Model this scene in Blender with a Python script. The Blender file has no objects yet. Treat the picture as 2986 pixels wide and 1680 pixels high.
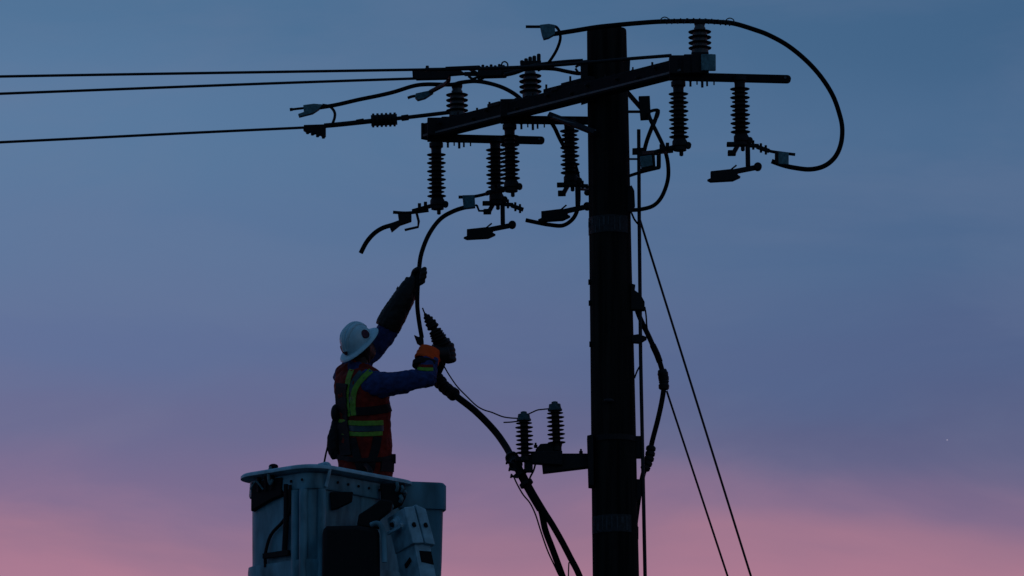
import bpy, math, random
from mathutils import Vector, Matrix, noise
random.seed(7)
R = math.radians
scene = bpy.context.scene

# ------------------------------------------------------------------ camera
F_PX, CX, CY = 19280.0, 1493.0, 840.0          # focal length and centre, in photo pixels
CAM = Vector((0, 0, 1.6)); PITCH = math.atan2(9.2, 45.0)
cd = bpy.data.cameras.new('camera'); cam = bpy.data.objects.new('camera', cd)
scene.collection.objects.link(cam); scene.camera = cam
cam.location = CAM; cam.rotation_euler = (math.pi/2 + PITCH, 0, 0)
cd.sensor_width = 36.0; cd.lens = 36.0*F_PX/2986.0; cd.clip_start = 0.5; cd.clip_end = 20000

# ------------------------------------------------------------------ world: dusk sky
def s2l(c):
    return tuple((x/255/12.92 if x/255 <= .04045 else ((x/255+.055)/1.055)**2.4) for x in c)
world = bpy.data.worlds.new('World'); scene.world = world; world.use_nodes = True
nt = world.node_tree; nt.nodes.clear()
def N(t, **k):
    n = nt.nodes.new(t)
    for a, b in k.items(): setattr(n, a, b)
    return n
L = nt.links.new
def M2(op, a, b=None):
    n = N('ShaderNodeMath', operation=op)
    for i, x in enumerate((a, b)):
        if x is None: continue
        if isinstance(x, (int, float)): n.inputs[i].default_value = x
        else: L(x, n.inputs[i])
    return n.outputs[0]
tc = N('ShaderNodeTexCoord'); sx = N('ShaderNodeSeparateXYZ'); L(tc.outputs['Generated'], sx.inputs[0])
mp = N('ShaderNodeMapping'); mp.inputs['Scale'].default_value = (14, 14, 42); L(tc.outputs['Generated'], mp.inputs[0])
nz = N('ShaderNodeTexNoise'); nz.inputs['Scale'].default_value = 1.0; nz.inputs['Detail'].default_value = 3; nz.inputs['Roughness'].default_value = .45
L(mp.outputs[0], nz.inputs['Vector'])
wob = M2('MULTIPLY', M2('SUBTRACT', nz.outputs['Fac'], .5), .020)
zz = M2('ADD', M2('ADD', sx.outputs['Z'], M2('MULTIPLY', sx.outputs['X'], .012)), wob)
mr = N('ShaderNodeMapRange'); mr.inputs['From Min'].default_value = -.05; mr.inputs['From Max'].default_value = .45
L(zz, mr.inputs['Value'])
ramp = N('ShaderNodeValToRGB'); L(mr.outputs[0], ramp.inputs[0])
stops = [(-.05, (160,116,112)), (.06, (190,128,138)), (.142, (180,126,145)), (.155, (164,120,145)), (.1620, (143,113,141)),
         (.1680, (119,106,142)), (.178, (103,105,143)), (.191, (93,109,149)), (.207, (88,115,153)),
         (.224, (85,118,155)), (.2428, (74,111,148)), (.32, (64,100,140)), (.45, (54,88,128))]
cr = ramp.color_ramp
cr.interpolation = 'EASE'
while len(cr.elements) < len(stops): cr.elements.new(.5)
for e, (z, c) in zip(cr.elements, stops):
    e.position = (z+.05)/.5; e.color = s2l(c) + (1,)
# brighter towards the left where the sun went down, and a slow fall-off to the zenith
side = N('ShaderNodeMapRange', interpolation_type='SMOOTHSTEP')
for k, v in (('From Min', -.12), ('From Max', .12), ('To Min', 0.0), ('To Max', 1.0)): side.inputs[k].default_value = v
L(sx.outputs['X'], side.inputs['Value'])
up = N('ShaderNodeMapRange')
for k, v in (('From Min', .3), ('From Max', 1.0), ('To Min', 1.0), ('To Max', .95)): up.inputs[k].default_value = v
L(sx.outputs['Z'], up.inputs['Value'])
low_ = N('ShaderNodeMapRange', interpolation_type='SMOOTHSTEP')       # the pink band keeps its brightness all along
for k, v in (('From Min', .158), ('From Max', .184), ('To Min', 0.0), ('To Max', 1.0)): low_.inputs[k].default_value = v
L(zz, low_.inputs['Value'])
def mixc(f, a, b, blend='MIX'):
    n = N('ShaderNodeMix', data_type='RGBA', blend_type=blend)
    for i, x in ((0, f), (6, a), (7, b)):
        if hasattr(x, 'is_linked'): L(x, n.inputs[i])
        else: n.inputs[i].default_value = x
    return n.outputs[2]
tint = mixc(low_.outputs[0], mixc(side.outputs[0], (1.0, .98, 1.0, 1), (1.22, 1.04, .97, 1)), mixc(side.outputs[0], (1.06, 1.05, 1.04, 1), (.64, .72, .78, 1)))
skyc = mixc(1.0, ramp.outputs[0], tint, 'MULTIPLY')
# thin uneven cloud: broad soft patches that catch the pink low down and grey the blue higher up
mp2 = N('ShaderNodeMapping'); mp2.inputs['Scale'].default_value = (9, 9, 30); mp2.inputs['Location'].default_value = (3.1, .4, 1.7); L(tc.outputs['Generated'], mp2.inputs[0])
n2 = N('ShaderNodeTexNoise'); n2.inputs['Scale'].default_value = 1.6; n2.inputs['Detail'].default_value = 6; n2.inputs['Roughness'].default_value = .55; n2.inputs['Distortion'].default_value = .6
L(mp2.outputs[0], n2.inputs['Vector'])
cl = N('ShaderNodeMapRange', interpolation_type='SMOOTHSTEP')
for k, v in (('From Min', .38), ('From Max', .68), ('To Min', 0.0), ('To Max', .26)): cl.inputs[k].default_value = v
L(n2.outputs['Fac'], cl.inputs['Value'])
cloudc = mixc(low_.outputs[0], s2l((196, 130, 146)) + (1,), s2l((104, 120, 152)) + (1,))
skyc = mixc(cl.outputs[0], skyc, cloudc)
# the pink afterglow belongs to the side we look at; round behind us the dusk is plain blue
away = N('ShaderNodeMapRange', interpolation_type='SMOOTHSTEP')
for k, v in (('From Min', .75), ('From Max', -.35), ('To Min', 0.0), ('To Max', 1.0)): away.inputs[k].default_value = v
L(sx.outputs['Y'], away.inputs['Value'])
skyc = mixc(away.outputs[0], skyc, s2l((58, 98, 136)) + (1,))
back = N('ShaderNodeMapRange', interpolation_type='SMOOTHSTEP')       # dusk: the sky away from the afterglow is dim
for k, v in (('From Min', -.75), ('From Max', .75), ('To Min', .62), ('To Max', 1.0)): back.inputs[k].default_value = v
L(sx.outputs['Y'], back.inputs['Value'])
bg = N('ShaderNodeBackground'); L(skyc, bg.inputs['Color'])
L(M2('MULTIPLY', up.outputs[0], back.outputs[0]), bg.inputs['Strength'])
sky = N('ShaderNodeTexSky', sky_type='NISHITA'); sky.sun_disc = False
SUN_EL, SUN_AZ = R(-2.0), R(-100)
sky.sun_elevation = SUN_EL; sky.sun_rotation = SUN_AZ
bg2 = N('ShaderNodeBackground'); L(sky.outputs[0], bg2.inputs['Color']); bg2.inputs['Strength'].default_value = .05
ad = N('ShaderNodeAddShader'); L(bg.outputs[0], ad.inputs[0]); L(bg2.outputs[0], ad.inputs[1])
wo = N('ShaderNodeOutputWorld'); L(ad.outputs[0], wo.inputs['Surface'])

# ------------------------------------------------------------------ added warm fill lamp from behind right after sunset, very weak and wide
sd = bpy.data.lights.new('warm_fill', 'SUN'); sd.energy = .05; sd.angle = R(25); sd.color = (1, .78, .70)
so = bpy.data.objects.new('warm_fill', sd); scene.collection.objects.link(so)
so.rotation_euler = (R(72), 0, R(40)); so.location = (0, 0, 60)

scene.view_settings.view_transform = 'Standard'; scene.view_settings.look = 'None'
scene.view_settings.exposure = 0; scene.view_settings.gamma = 1; scene.view_settings.use_curve_mapping = False

# ------------------------------------------------------------------ photo pixel -> place
def ray(px, py):
    a, b = (px-CX)/F_PX, (CY-py)/F_PX; s, c = math.sin(PITCH), math.cos(PITCH)
    return Vector((a, c - b*s, s + b*c))
def W(px, py, Y):
    d = ray(px, py); return CAM + d*(Y/d.y)
def WZ(px, py, z):
    d = ray(px, py); return CAM + d*((z-CAM.z)/d.z)
S = 45.93/F_PX                                   # metres per photo pixel at the pole
CP = math.cos(PITCH)

# ------------------------------------------------------------------ materials
def mat(name, col, rough=.7, metal=0.0, var=.25, scale=30, bump=0.0, stretch=None, spec=.3, col2=None):
    m = bpy.data.materials.new(name); m.use_nodes = True
    t = m.node_tree; b = t.nodes['Principled BSDF']
    b.inputs['Roughness'].default_value = rough; b.inputs['Metallic'].default_value = metal
    b.inputs['Specular IOR Level'].default_value = spec
    co = t.nodes.new('ShaderNodeTexCoord'); mp = t.nodes.new('ShaderNodeMapping')
    mp.inputs['Scale'].default_value = stretch or (1, 1, 1)
    t.links.new(co.outputs['Object'], mp.inputs[0])
    nz = t.nodes.new('ShaderNodeTexNoise'); nz.inputs['Scale'].default_value = scale; nz.inputs['Detail'].default_value = 5
    t.links.new(mp.outputs[0], nz.inputs['Vector'])
    rp = t.nodes.new('ShaderNodeValToRGB'); e = rp.color_ramp.elements
    c2 = col2 or tuple(x*(1-var) for x in col)
    e[0].position = .35; e[0].color = tuple(c2) + (1,); e[1].position = .65; e[1].color = tuple(col) + (1,)
    t.links.new(nz.outputs['Fac'], rp.inputs[0]); t.links.new(rp.outputs[0], b.inputs['Base Color'])
    if bump:
        bp = t.nodes.new('ShaderNodeBump'); bp.inputs['Strength'].default_value = bump; bp.inputs['Distance'].default_value = .01
        t.links.new(nz.outputs['Fac'], bp.inputs['Height']); t.links.new(bp.outputs[0], b.inputs['Normal'])
    return m
MT = dict(
    wood=mat('creosoted_wood', (.021, .019, .017), .9, scale=26, stretch=(1, 1, .05), bump=1.0, var=.7, spec=.1),
    arm=mat('weathered_arm', (.011, .011, .014), .75, scale=20, bump=.2, spec=.15),
    glint=mat('pale_edge_glint', (.12, .13, .14), .5, metal=.3),  # light caught along an edge, put into a pale strip colour
    steel=mat('dull_galvanised_steel', (.025, .026, .03), .6, metal=.3, scale=60, var=.4),
    hard=mat('dark_hardware', (.010, .010, .012), .65, metal=.2, scale=60, var=.4),
    bronze=mat('greened_clamp_bronze', (.12, .26, .29), .65, metal=.2, scale=50, var=.4),
    capm=mat('dull_arrester_cap', (.045, .10, .12), .6, metal=.2, scale=50, var=.4),
    poly=mat('dark_polymer', (.010, .009, .009), .6, spec=.25),
    porc=mat('grey_insulator', (.07, .085, .09), .5, spec=.4, scale=40),
    cable=mat('black_cable', (.008, .008, .009), .8, spec=.1, scale=80),
    wire=mat('weathered_conductor', (.014, .015, .018), .6, metal=.2),
    plate=mat('dull_pole_tag', (.026, .034, .038), .7, var=.6, scale=60),
    tagink=mat('pale_tag_digit', (.060, .072, .08), .7, var=.5, scale=90),
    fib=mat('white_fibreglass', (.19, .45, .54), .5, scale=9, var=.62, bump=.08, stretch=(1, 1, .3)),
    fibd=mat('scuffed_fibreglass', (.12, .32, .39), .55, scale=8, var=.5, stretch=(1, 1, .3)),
    boomp=mat('pale_boom_paint', (.38, .66, .76), .5, scale=14, var=.35),
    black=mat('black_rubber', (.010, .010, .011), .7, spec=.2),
    hat=mat('white_hard_hat', (.50, .80, .88), .4, scale=18, var=.15, spec=.5),
    ink=mat('dark_sticker', (.03, .02, .03), .5, col2=(.12, .02, .04), scale=70),
    skin=mat('skin', (.045, .028, .022), .6),
    navy=mat('navy_shirt', (.028, .058, .19), .9, scale=25, var=.4, bump=.2),
    denim=mat('dark_trousers', (.03, .045, .09), .9, scale=25, var=.4),
    orange=mat('orange_vest', (.24, .014, .004), .85, scale=20, var=.45),
    cuff=mat('bright_orange_cuff', (1.0, .10, .012), .8, scale=30, var=.15),
    lime=mat('lime_tape', (.17, .38, .03), .6, scale=40, var=.3),
    silver=mat('reflective_tape', (.035, .08, .09), .4, scale=40, var=.3),
    glove=mat('rubber_glove', (.014, .013, .013), .6, spec=.25),
    asphalt=mat('dry_ground', (.05, .048, .042), .95, scale=3, var=.4, bump=.3),
)
mstar = bpy.data.materials.new('starlight'); mstar.use_nodes = True
b_ = mstar.node_tree.nodes['Principled BSDF']
b_.inputs['Emission Color'].default_value = (.75, .7, 1, 1); b_.inputs['Emission Strength'].default_value = .38
b_.inputs['Base Color'].default_value = (0, 0, 0, 1)

# ------------------------------------------------------------------ mesh building
COL = scene.collection
def frames(pts):
    n = len(pts); T = []
    for i in range(n):
        a = pts[max(i-1, 0)]; b = pts[min(i+1, n-1)]; d = (b-a)
        T.append(d.normalized() if d.length > 1e-9 else Vector((0, 0, 1)))
    u = T[0].orthogonal().normalized(); out = []
    for i in range(n):
        if i:
            q = T[i-1].rotation_difference(T[i]); u = q @ u
            u = (u - T[i]*u.dot(T[i])).normalized()
        out.append((T[i], u, T[i].cross(u)))
    return out
def smooth(pts, k=6):
    """Catmull-Rom through the points; each may carry a radius as 4th value."""
    P = [Vector(p) for p in pts]; out = []
    for i in range(len(P)-1):
        p0, p1, p2, p3 = P[max(i-1, 0)], P[i], P[i+1], P[min(i+2, len(P)-1)]
        for j in range(k):
            t = j/k
            out.append(.5*((2*p1) + (p2-p0)*t + (2*p0-5*p1+4*p2-p3)*t*t + (3*p1-p0-3*p2+p3)*t**3))
    out.append(P[-1]); return out
class MB:
    def __init__(s): s.v = []; s.f = []
    def add(s, vs, fs):
        o = len(s.v); s.v += [Vector(p) for p in vs]; s.f += [tuple(i+o for i in q) for q in fs]; return s
    def tube(s, pts, r, n=10):
        pts = [Vector(p) for p in pts]
        rr = r if isinstance(r, (list, tuple)) else [r*(1.18 if r < .02 else 1.0)]*len(pts)
        fr = frames(pts); vs = []; fs = []
        for p, q, (t, u, w) in zip(pts, rr, fr):
            for k in range(n):
                a = 2*math.pi*k/n; vs.append(p + (u*math.cos(a) + w*math.sin(a))*q)
        m = len(pts)
        for i in range(m-1):
            for k in range(n):
                fs.append((i*n+k, i*n+(k+1) % n, (i+1)*n+(k+1) % n, (i+1)*n+k))
        fs.append(tuple(range(n-1, -1, -1))); fs.append(tuple((m-1)*n+k for k in range(n)))
        return s.add(vs, fs)
    def lathe(s, o, axis, prof, n=20):
        o = Vector(o); t = Vector(axis).normalized(); u = t.orthogonal().normalized(); w = t.cross(u); vs = []; fs = []
        for h, r in prof:
            for k in range(n):
                a = 2*math.pi*k/n; vs.append(o + t*h + (u*math.cos(a)+w*math.sin(a))*max(r, 1e-4))
        m = len(prof)
        for i in range(m-1):
            for k in range(n):
                fs.append((i*n+k, i*n+(k+1) % n, (i+1)*n+(k+1) % n, (i+1)*n+k))
        fs.append(tuple(range(n-1, -1, -1))); fs.append(tuple((m-1)*n+k for k in range(n)))
        return s.add(vs, fs)
    def box(s, c, x, y, z):                       # half vectors
        c, x, y, z = map(Vector, (c, x, y, z))
        vs = [c+x*a+y*b+z*d for a in (-1, 1) for b in (-1, 1) for d in (-1, 1)]
        return s.add(vs, [(0, 1, 3, 2), (4, 6, 7, 5), (0, 4, 5, 1), (2, 3, 7, 6), (0, 2, 6, 4), (1, 5, 7, 3)])
    def beam(s, a, b, w, h, upv=(0, 0, 1)):       # full width / height
        a, b = Vector(a), Vector(b); d = b-a; t = d.normalized(); upv = Vector(upv) if abs(t.dot(Vector(upv))) < .98 else Vector((0, 1, 0)); sd = t.cross(upv).normalized(); u = sd.cross(t)
        return s.box((a+b)/2, d/2, sd*w/2, u*h/2)
    def prism(s, poly, ext):                      # polygon (3d) pushed along ext
        poly = [Vector(p) for p in poly]; e = Vector(ext); n = len(poly)
        vs = poly + [p+e for p in poly]
        return s.add(vs, [tuple(range(n)), tuple(range(2*n-1, n-1, -1))] + [(i, n+i, n+(i+1) % n, (i+1) % n) for i in range(n)])
    def ppx(s, pxs, Y, th):                       # outline at depth Y with its own thickness, centred
        return s.prism([W(x, y, Y-th/2) for x, y in pxs], (0, th, 0))
    def ball(s, c, r, sc=(1, 1, 1), n=10, rot=None):
        c = Vector(c); vs = []; fs = []
        for i in range(n+1):
            a = math.pi*i/n
            for k in range(2*n):
                b = math.pi*k/n
                p = Vector((math.sin(a)*math.cos(b)*sc[0], math.sin(a)*math.sin(b)*sc[1], math.cos(a)*sc[2]))*r
                vs.append(c + (rot @ p if rot else p))
        for i in range(n):
            for k in range(2*n):
                fs.append((i*2*n+k, (i+1)*2*n+k, (i+1)*2*n+(k+1) % (2*n), i*2*n+(k+1) % (2*n)))
        return s.add(vs, fs)
    def loft(s, rings, caps=True):
        n = len(rings[0]); vs = [p for r in rings for p in r]; fs = []
        for i in range(len(rings)-1):
            for k in range(n): fs.append((i*n+k, i*n+(k+1) % n, (i+1)*n+(k+1) % n, (i+1)*n+k))
        if caps:
            fs.append(tuple(range(n-1, -1, -1))); fs.append(tuple((len(rings)-1)*n+k for k in range(n)))
        return s.add(vs, fs)
    def mesh(s, name, m, org=Vector(), ang=38):
        me = bpy.data.meshes.new(name)
        me.from_pydata([p-org for p in s.v], [], s.f); me.materials.append(MT[m] if isinstance(m, str) else m)
        import bmesh
        bm = bmesh.new(); bm.from_mesh(me); bmesh.ops.recalc_face_normals(bm, faces=bm.faces); bm.to_mesh(me); bm.free()
        me.polygons.foreach_set('use_smooth', [True]*len(me.polygons)); me.set_sharp_from_angle(angle=R(ang))
        me.update(); return me
    def build(s, name, m, parent=None, bevel=0, ang=38):
        org = ROOT(parent) if parent else (sum(s.v, Vector())/len(s.v))
        o = bpy.data.objects.new(name, s.mesh(name, m, org, ang)); COL.objects.link(o)
        if parent: o.parent = parent
        else: o.location = org
        if bevel:
            b = o.modifiers.new('bevel', 'BEVEL'); b.width = bevel; b.segments = 2; b.limit_method = 'ANGLE'; b.angle_limit = R(40)
        return o
def ROOT(o):
    while o.parent: o = o.parent
    return Vector(o.location)
def tag(o, label=None, cat=None, group=None, kind=None):
    for k, v in (('label', label), ('category', cat), ('group', group), ('kind', kind)):
        if v: o[k] = v
    return o
def thing(name, loc, label, cat, group=None):
    o = bpy.data.objects.new(name, None); COL.objects.link(o); o.location = Vector(loc); o.empty_display_size = .1
    return tag(o, label, cat, group)
def copy_tree(o, parent=None):
    kids = list(o.children); c = o.copy(); COL.objects.link(c); c.parent = parent
    for k in kids: copy_tree(k, c)
    return c
def remesh(mb, name, m, parent, voxel=.012, it=4, rough=0.0, size=.08):
    """merge the pieces of mb into one continuous skin"""
    o = mb.build(name, m, parent, ang=180)
    r = o.modifiers.new('remesh', 'REMESH'); r.mode = 'VOXEL'; r.voxel_size = voxel; r.use_smooth_shade = True
    sm = o.modifiers.new('smooth', 'SMOOTH'); sm.iterations = it; sm.factor = .5
    par = o.parent; o.parent = None; ts = bpy.data.scenes.new('bake'); ts.collection.objects.link(o); COL.objects.unlink(o)
    with bpy.context.temp_override(scene=ts, view_layer=ts.view_layers[0]):
        dg = bpy.context.evaluated_depsgraph_get(); dg.update()
        me = bpy.data.meshes.new_from_object(o.evaluated_get(dg))
    o.modifiers.clear()
    COL.objects.link(o); ts.collection.objects.unlink(o); bpy.data.scenes.remove(ts); o.parent = par
    if rough:
        out = []
        for c, nv in zip([v.co.copy() for v in me.vertices], [n_.vector.copy() for n_ in me.vertex_normals]):
            q = c/size; k = noise.noise(q)*.7 + noise.noise(q*2.3)*.45
            out += list(c + nv*k*rough)
        me.vertices.foreach_set('co', out)
        me.update()
    me.polygons.foreach_set('use_smooth', [True]*len(me.polygons))
    if not me.materials: me.materials.append(MT[m])
    o.data = me; me.name = name; return o
def cable(pxs, r, Ys, m='cable', k=6, n=10):
    """tube through photo points at depths Ys (number, or list spread along the points)"""
    if isinstance(Ys, (int, float)): Ys = [Ys]*len(pxs)
    if len(Ys) != len(pxs):
        y = []
        for i in range(len(pxs)):
            t = i/(len(pxs)-1)*(len(Ys)-1); j = min(int(t), len(Ys)-2); y.append(Ys[j]+(Ys[j+1]-Ys[j])*(t-j))
        Ys = y
    return smooth([W(x, y, Y) for (x, y), Y in zip(pxs, Ys)], k)
def single(name, pxs, r, Ys, label, cat, m='cable', group=None, k=6):
    o = MB().tube(cable(pxs, r, Ys, k=k), r).build(name, m)
    return tag(o, label, cat, group)

# ------------------------------------------------------------------ ground
g = MB().add([(-4000, -4000, 0), (4000, -4000, 0), (4000, 4000, 0), (-4000, 4000, 0)], [(0, 1, 2, 3)]).build('ground', 'asphalt')
tag(g, 'wide dark ground far below the pole', 'ground', kind='structure')

# ------------------------------------------------------------------ utility pole
YP = 45.0
top = W(1769, 89, YP); low = W(1795.5, 1660, YP); ax = (low-top).normalized()
foot = top + ax*((top.z)/-ax.z)
pole = thing('utility_pole', (foot.x, foot.y, 0), 'thick dark wooden utility pole carrying the crossarm', 'pole')
def pr(d):                                        # radius by distance below the top
    return .1385 + .0215*d/((low-top).length)
def pc(py):                                       # axis point seen at height py
    return top + ax*((py-84)/(1660-84)*(low-top).length)
mb = MB(); H = (foot-top).length + .5; rings = []
n = 72
e1 = Vector((1, 0, 0)); e1 = (e1-ax*e1.dot(ax)).normalized(); e2 = ax.cross(e1)
k = 0; d = 0.0
while d <= H:
    rr = pr(d); c = top+ax*d; ring = []
    for j in range(n):
        a = 2*math.pi*j/n; q = rr*(1 + .014*noise.noise(Vector((math.cos(a)*2, math.sin(a)*2, d*.9))) + .014*noise.noise(Vector((math.cos(a)*9, math.sin(a)*9, d*.6))) - .03*max(0, noise.noise(Vector((math.cos(a)*14, math.sin(a)*14, d*.35)))-.35))
        if d == 0: q *= .985
        ring.append(c + (e1*math.cos(a)+e2*math.sin(a))*q + ax*(noise.noise(Vector((math.cos(a), math.sin(a), 3)))*.012 if d == 0 else 0))
    rings.append(ring); d += .012 if d < .01 else .08
mb.loft(rings); mb.build('shaft', 'wood', pole, ang=60)
def band(py0, py1, extra, a0=0, a1=2*math.pi, name='band', m='hard', th=.006):
    mb = MB(); ns = 36; full = abs(a1-a0-2*math.pi) < 1e-6; rows = []
    for py in (py0, py1):
        c = pc(py); rr = pr((c-top).length)
        for ex in (extra, extra+th):
            rows.append([c + (e1*math.cos(a0+(a1-a0)*i/ns)+e2*math.sin(a0+(a1-a0)*i/ns))*(rr+ex) for i in range(ns+1)])
    ins0, out0, ins1, out1 = rows
    vs = ins0+out0+out1+ins1; q = ns+1; fs = []
    for r in range(4):
        for i in range(ns): fs.append((r*q+i, r*q+i+1, ((r+1) % 4)*q+i+1, ((r+1) % 4)*q+i))
    if not full: fs += [(0, q, 2*q, 3*q), (ns, 3*q+ns, 2*q+ns, q+ns)]
    return mb.add(vs, fs).build(name, m, pole)
# direction on the pole that faces the camera
FRONT = math.atan2(e2.y*-1, e1.y*-1) if True else 0
for py0, py1, a0, a1, marks in (
        (641, 691, -1.45, .95, [(-1.15, .2, .8, .06), (-.95, .1, .5, .10), (-.72, .55, .95, .06), (-.5, .15, .85, .05), (-.3, .1, .6, .10), (-.08, .1, .6, .05), (.2, .1, .9, .05), (.45, .1, .9, .07)]),
        (1512, 1562, -1.35, .75, [(-1.05, .15, .9, .05), (-.8, .5, .9, .10), (-.55, .1, .9, .05), (-.36, .1, .9, .05), (-.15, .1, .9, .06), (.08, .1, .9, .05), (.3, .15, .5, .10), (.5, .1, .9, .05)])):
    # on the near side angle -pi/2 in e1/e2 faces us when e2 points away
    sgn = 1 if e2.y < 0 else -1
    f0 = math.pi/2*sgn
    A0, A1 = sorted((f0 - sgn*a0, f0 - sgn*a1))
    pl = band(py0, py1, .002, A0, A1, 'number_tag', 'plate', .003)
    tag(pl, 'pale worn number tag wrapped round the pole')
    mb = MB()
    for a, u0, u1, w in marks:
        aa = f0 - sgn*a; q0, q1 = py0+(py1-py0)*u0, py0+(py1-py0)*u1
        P = []
        for py in (q0, q1):
            c = pc(py); rr = pr((c-top).length)+.0053
            P.append([c+(e1*math.cos(aa+dx)+e2*math.sin(aa+dx))*rr for dx in (-w/2, w/2)])
        mb.prism([P[0][0], P[0][1], P[1][1], P[1][0]], (P[0][0]-pc(q0)).normalized()*.003)
    o = mb.build('tag_digits', 'tagink', pl)
# small fittings on the shaft
band(1280, 1296, .001, name='strap')
def lug(pts, Y, th, name='bracket', m='hard', bev=.003): return MB().ppx(pts, Y, th).build(name, m, pole, bevel=bev)
lug([(1693, 176), (1714, 174), (1714, 290), (1695, 296)], 44.92, .12, 'dead_end_plate')
lug([(1826, 168), (1838, 172), (1836, 225), (1826, 228)], 45, .08, 'dead_end_plate')
for x, y in ((1719, 823), (1720, 884), (1722, 1004), (1719, 655)):
    MB().lathe(W(x+14, y, 44.96), (-1, 0, 0), [(0, .012), (.030, .012), (.030, .02), (.042, .02)], 8).build('through_bolt', 'hard', pole)
MB().ball(W(1775, 1168, 44.83), .03, (1.2, .5, .5)).build('bolt_head', 'steel', pole)
lug([(1844, 432), (1880, 430), (1880, 447), (1844, 448)], 44.95, .05, 'standoff')
lug([(1830, 545), (1842, 540), (1850, 556), (1852, 600), (1843, 618), (1830, 618)], 44.95, .05, 'cable_guide')
lug([(1840, 826), (1853, 830), (1851, 846), (1868, 858), (1880, 880), (1880, 903), (1840, 902)], 44.95, .07, 'cable_guide')
lug([(1842, 977), (1862, 974), (1886, 982), (1886, 988), (1866, 1000), (1842, 998)], 44.95, .05, 'standoff')
lug([(1842, 1271), (1870, 1271), (1872, 1334), (1842, 1334)], 45.0, .06, 'standoff')
lug([(1845, 1396), (1872, 1398), (1870, 1450), (1848, 1470)], 45.0, .06, 'standoff')
lug([(1712, 1270), (1730, 1266), (1732, 1416), (1716, 1414)], 44.95, .14, 'mounting_plate')
lug([(1727, 1527), (1733, 1526), (1733, 1568), (1727, 1566)], 45, .06, 'tag_clip')
lug([(1855, 1533), (1862, 1536), (1862, 1572), (1855, 1570)], 45, .06, 'tag_clip')
# diagonal bracket to the right of the pole behind the arm
br = thing('cable_bracket', W(1835, 326, 45.05), 'small dark bracket with hanging ring, right of the pole under the crossarm', 'bracket')
MB().beam(W(1828, 268, 45.05), W(1872, 318, 45.1), .03, .025, (0, 1, 0)).build('strut', 'hard', br)
MB().beam(W(1828, 326, 45.05), W(1872, 326, 45.1), .03, .014).build('strut', 'hard', br)
MB().ppx([(1862, 280), (1895, 279), (1898, 344), (1868, 346)], 45.1, .07).build('clamp_block', 'hard', br, .004)
MB().tube(smooth([W(*p, 45.1) for p in ((1893, 326), (1906, 322), (1919, 322), (1918, 336), (1910, 350), (1900, 352), (1893, 340))], 4), .010).build('hook', 'hard', br)

# ------------------------------------------------------------------ crossarm (runs away to the left)
Z0 = W(1770, 304, 44.72).z                        # height of the switch tops
oA, oB, oC = WZ(1272, 429, Z0), WZ(1486, 376, Z0), WZ(1978, 251, Z0)
ad_ = (oC-oA).normalized(); ad_.z = 0; ad_.normalize(); an = Vector((ad_.y, -ad_.x, 0))   # an: to the camera side
if an.y > 0: an = -an
ac = lambda px, dz: oA + (oC-oA)*((px-1272)/(1978-1272.)) + Vector((0, 0, dz))
arm = thing('crossarm', ac(1770, .12), 'long dark crossarm bolted across the pole, running back to the left', 'crossarm')
pA, pC = ac(1249, .125), ac(2000, .125)
MB().beam(pA, pC, .10, .112).build('beam', 'arm', arm, .006)
MB().beam(pA+an*.0525+Vector((0, 0, -.034)), pC+an*.0525+Vector((0, 0, -.034)), .006, .014).build('edge_glint', 'glint', arm)  # added strip: highlight on the arm's lower front edge drawn as a pale band
MB().beam(pA-ad_*.02, pA-ad_*.001, .115, .12).build('end_cap', 'hard', arm, .004)
MB().beam(ac(1700, .19), ac(1600, .19), .06, .045).build('saddle', 'arm', arm, .004)
MB().beam(ac(1735, .20), ac(1650, .20), .05, .05).build('saddle', 'arm', arm, .004)
MB().beam(W(1604, 336, 45.15), W(1738, 388, 44.86), .035, .05, (0, 1, 0)).build('brace', 'steel', arm, .003)
MB().beam(W(1612, 341, 45.10), W(1738, 381, 44.84), .01, .008, (0, 1, 0)).build('brace_edge_glint', 'glint', arm)
for px in (1338, 1560, 1770, 1850):
    c = ac(px, .185); MB().lathe(c, (0, 0, 1), [(0, .012), (.012, .012), (.012, .006), (.03, .006)], 6).build('bolt', 'hard', arm)

for px, dz in ((1300, .15), (1400, .12), (1440, .155), (1530, .11), (1620, .15), (1690, .12), (1735, .15), (1820, .14), (1880, .11), (1930, .15)):
    MB().lathe(ac(px, dz)+an*.05, an, [(0, .016), (.004, .016), (.004, .010), (.022, .010), (.024, .006)], 8).build('bolt', 'hard', arm)
for px, h_ in ((1395, .03), (1432, .05), (1600, .07), (1670, .085), (1905, .035)):
    MB().lathe(ac(px, .18), (0, 0, 1), [(0, .014), (.008, .014), (.008, .008), (h_, .008)], 7).build('bolt', 'hard', arm)
for px in (1452, 1470, 1640): MB().beam(ac(px-9, .185), ac(px+9, .185), .115, .03).build('clamp_strap', 'hard', arm, .004)
# ------------------------------------------------------------------ disconnect switches
def loc(dx, dy, dd=0.0):                          # photo offsets from the switch origin -> local metres
    return Vector((dx*S, dd, -dy*S/CP))
def shed_mesh(ro, ri, th):
    return MB().lathe((0, 0, 0), (0, 0, 1), [(-th*.5, ri), (-th*.62, ro*.97), (-th*.35, ro), (th*.5, ri)], 20).mesh('shed', 'poly')
SHED_B, SHED_S = shed_mesh(.069, .033, .0075), shed_mesh(.057, .033, .0065)
def shed_porc(ro, ri, th, m): return MB().lathe((0, 0, 0), (0, 0, 1), [(-th*.5, ri), (-th*.5, ro*.97), (0, ro), (th*.3, ro*.9), (th*.6, ri)], 22).mesh('shed', m)
SHED_P = shed_porc(.080, .047, .010, 'poly')
SHED_A = shed_mesh(.063, .026, .008)
SHED_A2 = shed_mesh(.057, .026, .007)
def put(mesh, name, p, parent):
    o = bpy.data.objects.new(name, mesh); COL.objects.link(o); o.parent = parent; o.location = Vector(p); return o
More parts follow.
